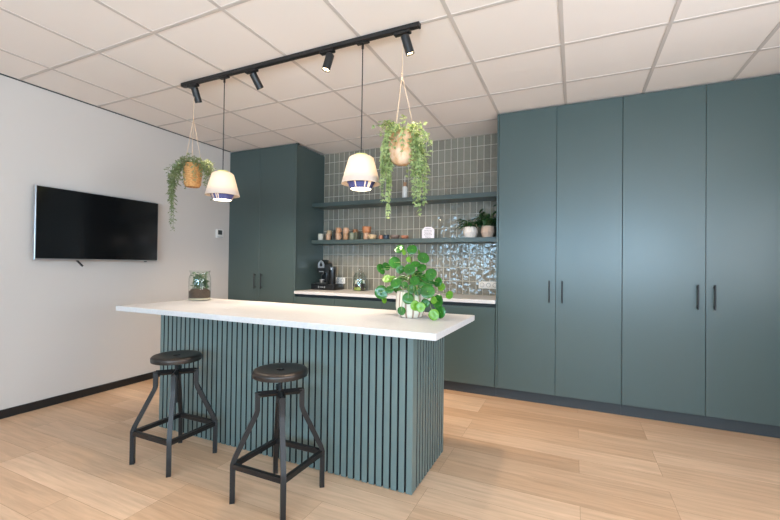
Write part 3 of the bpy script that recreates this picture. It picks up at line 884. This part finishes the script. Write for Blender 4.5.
def lsB(r):
    L = [(r.uniform(0, 2 * PI), r.uniform(0.03, 0.07), r.uniform(0.05, 0.18), r.uniform(0.065, 0.11), r.uniform(0.034, 0.052)) for _ in range(36)]
    L += [(0.2, 0.05, 0.20, 0.11, 0.045), (-0.2, 0.04, 0.215, 0.10, 0.045), (2.6, 0.05, 0.21, 0.10, 0.045), (PI, 0.07, 0.12, 0.09, 0.03), (PI + 0.3, 0.08, 0.08, 0.09, 0.03)]
    return L
faceted_pot(3.118, 4.335, 1.5755, 0.080, 0.118, M['potwhite'], '', 'spreading dark green plant in a white faceted pot on the lower shelf', lsA, 21)
faceted_pot(3.302, 4.36, 1.5755, 0.076, 0.125, M['potpink'], '', 'taller dark green plant in a pinkish clay pot at the shelf end', lsB, 22)

# ------------------------------------------------------------------ mugs and bowls on the lower shelf
ZS = 1.5755
def cup_mesh(px, py, z, r, h, m_, hand=None, name='mug', flare=1.0, inner=None, wide=False):
    m = MB()
    if wide:
        prof = [(0, 0), (r * 0.55, 0), (r * 0.62, 0.003), (r * 0.9, h * 0.35), (r, h * 0.7), (r * 0.97, h), (r * 0.90, h), (r * 0.92, h * 0.7), (r * 0.8, h * 0.35), (0, h * 0.15)]
    else:
        prof = [(0, 0), (r * 0.86, 0), (r * 0.94, 0.004), (r, h * 0.4), (r * flare, h - 0.002), (r * flare * 0.97, h), (r * flare * 0.90, h - 0.001), (r * 0.88, h * 0.3), (0, 0.006)]
    m.lathe([(a, b + z) for a, b in prof], (px, py, 0), 28)
    return m
def handle_mesh(px, py, z, r, h, ang):
    ca, sa = math.cos(ang), math.sin(ang)
    pts = []
    for k in range(9):
        a = -PI / 2 + PI * k / 8
        rad = r * 0.93 + 0.020 * math.cos(a); pts.append((px + ca * rad, py + sa * rad, z + h * 0.52 + h * 0.30 * math.sin(a)))
    return MB().tube(pts, 0.0042, 8)
def clay(name, c, r=0.5):
    return noisy(name, c, tuple(max(0, v - 14) for v in c), 40, r)
cl = {'white': clay('chalk clay', (206, 200, 186)), 'beige': clay('sand clay', (206, 176, 138)), 'pink': clay('peach clay', (208, 164, 132)), 'peach': clay('apricot clay', (206, 152, 112)),
      'tan': clay('tan clay', (176, 134, 98)), 'dark': clay('dark brown clay', (74, 66, 58)), 'green': clay('sage glaze', (140, 142, 120)), 'olive': clay('olive glaze', (92, 92, 72)),
      'dkgreen': clay('moss glaze', (66, 74, 60)), 'terra': clay('terracotta clay', (184, 122, 82)), 'navy': clay('navy glaze', (44, 56, 70), 0.3), 'greybrown': clay('grey brown clay', (128, 108, 98)), 'rust': clay('rust clay', (178, 116, 88))}
def mug(px, py, z, r, h, c, label, hand=None, name='mug', cat='mug', **kw):
    if hand is None:
        o = cup_mesh(px, py, z, r, h, None, **kw).build(name, cl[c], None, 50)
        recentre(o, (px, py, z)); tag(o, label, cat, 'crockery on the lower shelf'); return o
    t = thing(name, label, cat, (px, py, z), 'crockery on the lower shelf')
    b = cup_mesh(px, py, z, r, h, None, **kw).build('cup', cl[c], t, 50)
    handle_mesh(px, py, z, r, h, hand).build('handle', cl[c], t, 60)
    return t
y1, y2 = 4.325, 4.40
mug(1.163, y1, ZS, 0.036, 0.085, 'white', 'chalky white cup at the left end of the shelf row')
mug(1.246, y2, ZS, 0.032, 0.062, 'dark', 'dark cup under the beige one, half hidden behind the pink cup')
mug(1.246, y2, ZS + 0.0625, 0.032, 0.068, 'beige', 'beige cup stacked on a dark cup second from the shelf end')
mug(1.283, y1 - 0.005, ZS, 0.031, 0.080, 'pink', 'pinkish clay cup in front of the beige stacked cup')
mug(1.352, y2 - 0.005, ZS, 0.036, 0.065, 'dark', 'lower dark brown mug of the dark pair')
mug(1.352, y2 - 0.005, ZS + 0.0655, 0.036, 0.066, 'dark', 'upper dark brown mug of the dark pair')
mug(1.427, y1, ZS, 0.031, 0.088, 'pink', 'lower peach mug of the first tall peach stack', hand=0.0)
mug(1.427, y1, ZS + 0.0885, 0.030, 0.068, 'peach', 'upper peach mug of the first tall peach stack, dark ring handle', hand=0.1)
mug(1.540, y1, ZS, 0.033, 0.080, 'tan', 'tan lower mug in the second tall stack')
mug(1.540, y1, ZS + 0.0805, 0.035, 0.072, 'pink', 'pale peach upper mug of the second tall stack, with handle', hand=-0.2)
mug(1.615, y2 + 0.03, ZS, 0.030, 0.072, 'tan', 'tan mug hidden behind the sage cup under a brown mug')
mug(1.615, y2 + 0.03, ZS + 0.0725, 0.030, 0.066, 'terra', 'brown mug stacked behind the sage green cup', hand=0.0)
mug(1.634, y1 - 0.005, ZS, 0.033, 0.088, 'green', 'sage green cup beside the second tall stack')
mug(1.695, y1, ZS, 0.024, 0.092, 'olive', 'olive mug with ring handle right of the sage cup', hand=-0.9)
mug(1.752, y2 - 0.03, ZS, 0.027, 0.085, 'dkgreen', 'very dark green cup left of the terracotta stack')
mug(1.832, y1, ZS, 0.036, 0.083, 'pink', 'beige cup under the wide terracotta bowl')
mug(1.838, y1, ZS + 0.0835, 0.053, 0.075, 'terra', 'wide terracotta bowl on top of the beige cup', name='bowl', cat='bowl', flare=1.03)
mug(1.930, y1 - 0.03, ZS, 0.055, 0.055, 'beige', 'round peach bowl right of the terracotta stack', name='bowl', cat='bowl', wide=True)
mug(2.034, y1, ZS, 0.025, 0.048, 'rust', 'tiny rust-brown cup left of the navy cup')
mug(2.104, y1, ZS, 0.036, 0.052, 'navy', 'short navy blue cup')
mug(2.218, y1, ZS, 0.057, 0.048, 'greybrown', 'wide grey-brown bowl right of the navy cup', name='bowl', cat='bowl', wide=True)
mug(2.345, y1, ZS, 0.044, 0.040, 'rust', 'low rust-coloured bowl at the right end of the crockery row', name='bowl', cat='bowl', wide=True)

# plaque
M['plaque'] = mat('pale lilac card', (232, 222, 226), 0.6)
M['ink'] = mat('grey print', (120, 112, 116), 0.7)
t = thing('sign_card', 'small pale octagonal card with grey lettering on the lower shelf', 'sign', (2.612, 4.38, ZS))
cx, w, h, ch, yp = 2.612, 0.074, 0.138, 0.033, 4.38
poly = [(cx - w, ZS), (cx + w, ZS), (cx + w, ZS + h - ch), (cx + w - ch, ZS + h), (cx - w + ch, ZS + h), (cx - w, ZS + h - ch)]
MB().prism(poly, yp, yp + 0.012, 'y').build('card', M['plaque'], t, 0)
m = MB(); rl = random.Random(9)
for row, (za, wd) in enumerate(((0.118, 0.030), (0.099, 0.046), (0.080, 0.050), (0.064, 0.040), (0.048, 0.050), (0.032, 0.036), (0.014, 0.030))):
    x = cx - wd
    while x < cx + wd - 0.004:
        l = rl.uniform(0.008, 0.02); l = min(l, cx + wd - x)
        m.box(x, x + l, yp - 0.0008, yp + 0.0002, ZS + za - 0.003, ZS + za + 0.003); x += l + 0.004
m.build('lettering', M['ink'], t, 0)

# bottle on the upper shelf
t = thing('soap_bottle', 'white bottle with a brown neck on the upper shelf behind the ivy', 'bottle', (2.322, 4.36, 2.0505))
MB().lathe([(0, 2.0505), (0.028, 2.0505), (0.031, 2.055), (0.031, 2.185), (0.026, 2.197), (0.017, 2.200), (0, 2.200)], (2.322, 4.36, 0), 28).build('body', M['white'], t, 40)
MB().lathe([(0.017, 2.199), (0.018, 2.205), (0.018, 2.232), (0.022, 2.235), (0.022, 2.245), (0.008, 2.248), (0, 2.248)], (2.322, 4.36, 0), 24).build('neck', cl['tan'], t, 40)
MB().tube([(2.322, 4.36, 2.247), (2.322, 4.36, 2.33)], 0.004, 8).build('stick', M['white'], t, 40)

# ------------------------------------------------------------------ coffee corner
o = thing('capsule_drawer', 'flat black drawer box under the coffee machine', 'drawer', (1.27, 4.38, 0.9405))
MB().box(1.076, 1.420, 4.252, 4.480, 0.9405, 1.0150, 0.004, seg=2).build('case', M['blackpl'], o, 40)
dr = MB().box(1.082, 1.414, 4.2445, 4.2535, 0.9465, 1.0090, 0.002).build('drawer_front', M['blackpl'], o, 30)
MB().box(1.215, 1.270, 4.2400, 4.2455, 0.972, 0.984, 0.002).box(1.190, 1.205, 4.2410, 4.2455, 0.965, 0.991, 0.003).box(1.280, 1.295, 4.2410, 4.2455, 0.965, 0.991, 0.003).build('emblem', M['silver'], dr, 30)
t = thing('coffee_machine', 'slim black capsule coffee machine with a silver drop-shaped front', 'coffee machine', (1.25, 4.36, 1.0155))
MB().box(1.165, 1.340, 4.262, 4.36, 1.0155, 1.030, 0.003).build('drip_tray', M['grey'], t, 30)
MB().box(1.20, 1.30, 4.355, 4.445, 1.0155, 1.26, 0.02, seg=3).build('column', M['blackpl'], t, 40)
hd = MB().prism([(1.197, 1.165), (1.303, 1.165), (1.305, 1.25), (1.292, 1.285), (1.250, 1.322), (1.208, 1.285), (1.195, 1.25)], 4.285, 4.450, 'y').build('head', M['blackpl'], t, 30)
def ring_poly(sc, cz=1.2655):
    base = [(-0.047, -0.046), (0.047, -0.046), (0.050, 0.0), (0.038, 0.024), (0.0, 0.056), (-0.038, 0.024), (-0.050, 0.0)]
    return [(1.250 + a * sc, cz + b * sc) for a, b in base]
fr = MB().prism(ring_poly(1.0), 4.2795, 4.2852, 'y').build('front_badge', M['silver'], hd, 20)
t2 = MB().prism([(1.250, 1.300), (1.268, 1.268), (1.272, 1.252), (1.264, 1.240), (1.250, 1.236), (1.236, 1.240), (1.228, 1.252), (1.232, 1.268)], 4.2775, 4.280, 'y').build('drop_window', M['blackpl'], hd, 20)
MB().box(1.215, 1.285, 4.284, 4.287, 1.168, 1.178, 0.001).build('spout_trim', M['silver'], hd, 20)
MB().box(1.232, 1.268, 4.295, 4.33, 1.132, 1.166, 0.004).build('spout', M['blackpl'], t, 30)
MB().lathe([(0, 1.031), (0.026, 1.031), (0.028, 1.034), (0.034, 1.072), (0.031, 1.072), (0.025, 1.037), (0, 1.036)], (1.245, 4.312, 0), 24).build('cup_rest', M['silver'], t, 50)
MB().prism([(4.446, 1.0155), (4.478, 1.0155), (4.478, 1.24), (4.462, 1.28), (4.446, 1.285)], 1.205, 1.295, 'x').build('water_tank', M['grey'], t, 30)
t.location.x -= 0.045
t = thing('milk_frother', 'black cylindrical milk frother beside the coffee machine', 'milk frother', (1.408, 4.345, 1.0155))
MB().lathe([(0, 1.0155), (0.042, 1.0155), (0.044, 1.02), (0.043, 1.195), (0.0425, 1.205), (0, 1.205)], (1.408, 4.345, 0), 32).build('body', M['blackpl'], t, 40)
MB().lathe([(0.0425, 1.205), (0.043, 1.210), (0.041, 1.232), (0.034, 1.238), (0, 1.239)], (1.408, 4.345, 0), 32).build('lid', M['grey'], t, 40)
MB().box(1.400, 1.424, 4.3005, 4.306, 1.196, 1.231, 0.002).build('painted_highlight', M['silver'], t, 30)  # silver patch modelled in place of the highlight near the frother's top

t.location.x -= 0.070
# glass jar with packets
GX, GY = 1.70, 4.405
t = thing('glass_jar', 'lidded glass jar of wrapped packets on the worktop by the tiles', 'jar', (GX, GY, 0.9405))
MB().lathe([(0, 0.9405), (0.076, 0.9405), (0.081, 0.946), (0.081, 1.10), (0.074, 1.13), (0.060, 1.148), (0.060, 1.158), (0.057, 1.158), (0.057, 1.147), (0.071, 1.128), (0.078, 1.10), (0.078, 0.948), (0, 0.946)], (GX, GY, 0), 40).build('jar', M['glass2'], t, 60)
MB().lathe([(0.062, 1.1585), (0.063, 1.165), (0.040, 1.178), (0.012, 1.183), (0.010, 1.190), (0.020, 1.203), (0.016, 1.216), (0, 1.219)], (GX, GY, 0), 32).build('lid', M['glass2'], t, 60)
pk = {'yellow-green': (176, 184, 74), 'white': (222, 218, 206), 'dark brown': (62, 46, 40), 'green': (62, 96, 60), 'orange': (196, 138, 74)}
rp = random.Random(4)
order = [['yellow-green', 'dark brown', 'yellow-green', 'orange', 'dark brown', 'yellow-green'], ['dark brown', 'dark brown', 'orange', 'dark brown', 'white', 'dark brown'], ['green', 'white', 'green', 'white', 'green', 'white']]
pm = {k: mat('wrapper ' + k, v, 0.4) for k, v in pk.items()}
for lv in range(3):
    for k in range(6):
        c = order[lv][k]; a = 2 * PI * k / 6 - 1.2 + 0.25 * lv
        x, y = GX + 0.050 * math.cos(a), GY + 0.050 * math.sin(a); z = 0.9475 + lv * 0.042
        mm = MB().bar((x - 0.017 * math.sin(a), y + 0.017 * math.cos(a), z + 0.019), (x + 0.017 * math.sin(a), y - 0.017 * math.cos(a), z + 0.019), 0.022, 0.036, 0.004)
        ob = mm.build('tea_packet', pm[c], None, 30)
        tag(recentre(ob, (x, y, z)), '%s wrapped packet among others inside the glass jar' % c, 'packet', '%s packets in the glass jar' % c)

# sockets
def outlet(x0, n, z0, label):
    w = 0.071; t = thing('power_outlet', label, 'socket', (x0 + n * w / 2, YB, z0))
    pl = MB().box(x0 - 0.005, x0 + n * w + 0.005, YB - 0.011, YB - 0.0005, z0, z0 + 0.081, 0.003, seg=2).build('plate', M['white'], t, 40)
    for k in range(n):
        cx = x0 + (k + 0.5) * w; cz = z0 + 0.0405
        s = MB().lathe([(0.024, 0.0125), (0.0225, 0.0135), (0.0205, 0.0120), (0.0195, 0.002), (0, 0.002)], (cx, YB, cz), 24, axis=(0, -1, 0)).build('socket', M['plug'], t, 40)
outlet(1.272, 2, 1.014, 'white double socket on the tiles behind the coffee machine')
outlet(3.176, 3, 1.016, 'white triple socket on the tiles near the tall cupboards')

# ------------------------------------------------------------------ light
def area(name, loc, rot, sx, sy, power, col):
    l = bpy.data.lights.new(name, 'AREA'); l.shape = 'RECTANGLE'; l.size = sx; l.size_y = sy
    l.energy = power; l.color = col
    o = bpy.data.objects.new(name, l); C.objects.link(o); o.location = loc; o.rotation_euler = rot
    return o
DAY = (0.40, 0.72, 1.0); UPLIGHT = (1.0, 0.895, 0.81)
for h, g, k in zip(W_S, (10, 140, 290), (70, 185, 225)):
    area('window_daylight', ((h[0] + h[1]) / 2, Y0 - 0.18, (h[2] + h[3]) / 2), (PI / 2, 0, 0), h[1] - h[0], h[3] - h[2], k, DAY)
    area('added_uplight', ((h[0] + h[1]) / 2, Y0 - 0.55, h[2] - 0.1), (PI / 2 + math.radians(42), 0, 0), h[1] - h[0], 0.9, g, UPLIGHT)  # unseen uplight added outside each front window to brighten the ceiling
for h in W_E:
    area('window_daylight', (XR + 0.18, (h[0] + h[1]) / 2, (h[2] + h[3]) / 2), (PI / 2, 0, PI / 2), h[1] - h[0], h[3] - h[2], 90, (0.74, 0.86, 1.0))
    area('added_uplight', (XR + 0.55, (h[0] + h[1]) / 2, h[2] - 0.1), (PI / 2 + math.radians(42), 0, PI / 2), h[1] - h[0], 0.9, 85, UPLIGHT)  # the same added uplight, outside the right wall

w = bpy.data.worlds.new('World'); S.world = w; w.use_nodes = True
bg = w.node_tree.nodes['Background']; bg.inputs[0].default_value = (0.75, 0.87, 1.0, 1); bg.inputs[1].default_value = 1.5

# ------------------------------------------------------------------ camera
yaw, pit, rol, f = 0.432272, 0.0121725, 0.0123681, 399.5717
cy, sy = math.cos(yaw), math.sin(yaw)
fw = Vector((-sy * math.cos(pit), cy * math.cos(pit), math.sin(pit)))
r0 = Vector((cy, sy, 0)); u0 = r0.cross(fw)
r1 = r0 * math.cos(rol) + u0 * math.sin(rol); u1 = -r0 * math.sin(rol) + u0 * math.cos(rol)
cd = bpy.data.cameras.new('Camera'); cam = bpy.data.objects.new('Camera', cd); C.objects.link(cam)
cam.matrix_world = Matrix(((r1.x, u1.x, -fw.x, 4.15205), (r1.y, u1.y, -fw.y, 0), (r1.z, u1.z, -fw.z, 1.26929), (0, 0, 0, 1)))
cd.sensor_width = 36; cd.sensor_fit = 'HORIZONTAL'; cd.lens = f / 780 * 36; cd.clip_start = 0.05
S.camera = cam

S.view_settings.view_transform = 'Standard'; S.view_settings.look = 'None'
S.view_settings.gamma = 1; S.view_settings.exposure = -0.33; S.view_settings.use_curve_mapping = False
S.render.engine = 'CYCLES'
S.cycles.use_denoising = True
S.cycles.max_bounces = 8; S.cycles.diffuse_bounces = 5; S.cycles.glossy_bounces = 3; S.cycles.transparent_max_bounces = 12
S.cycles.sample_clamp_indirect = 6
S.cycles.caustics_reflective = False; S.cycles.caustics_refractive = False
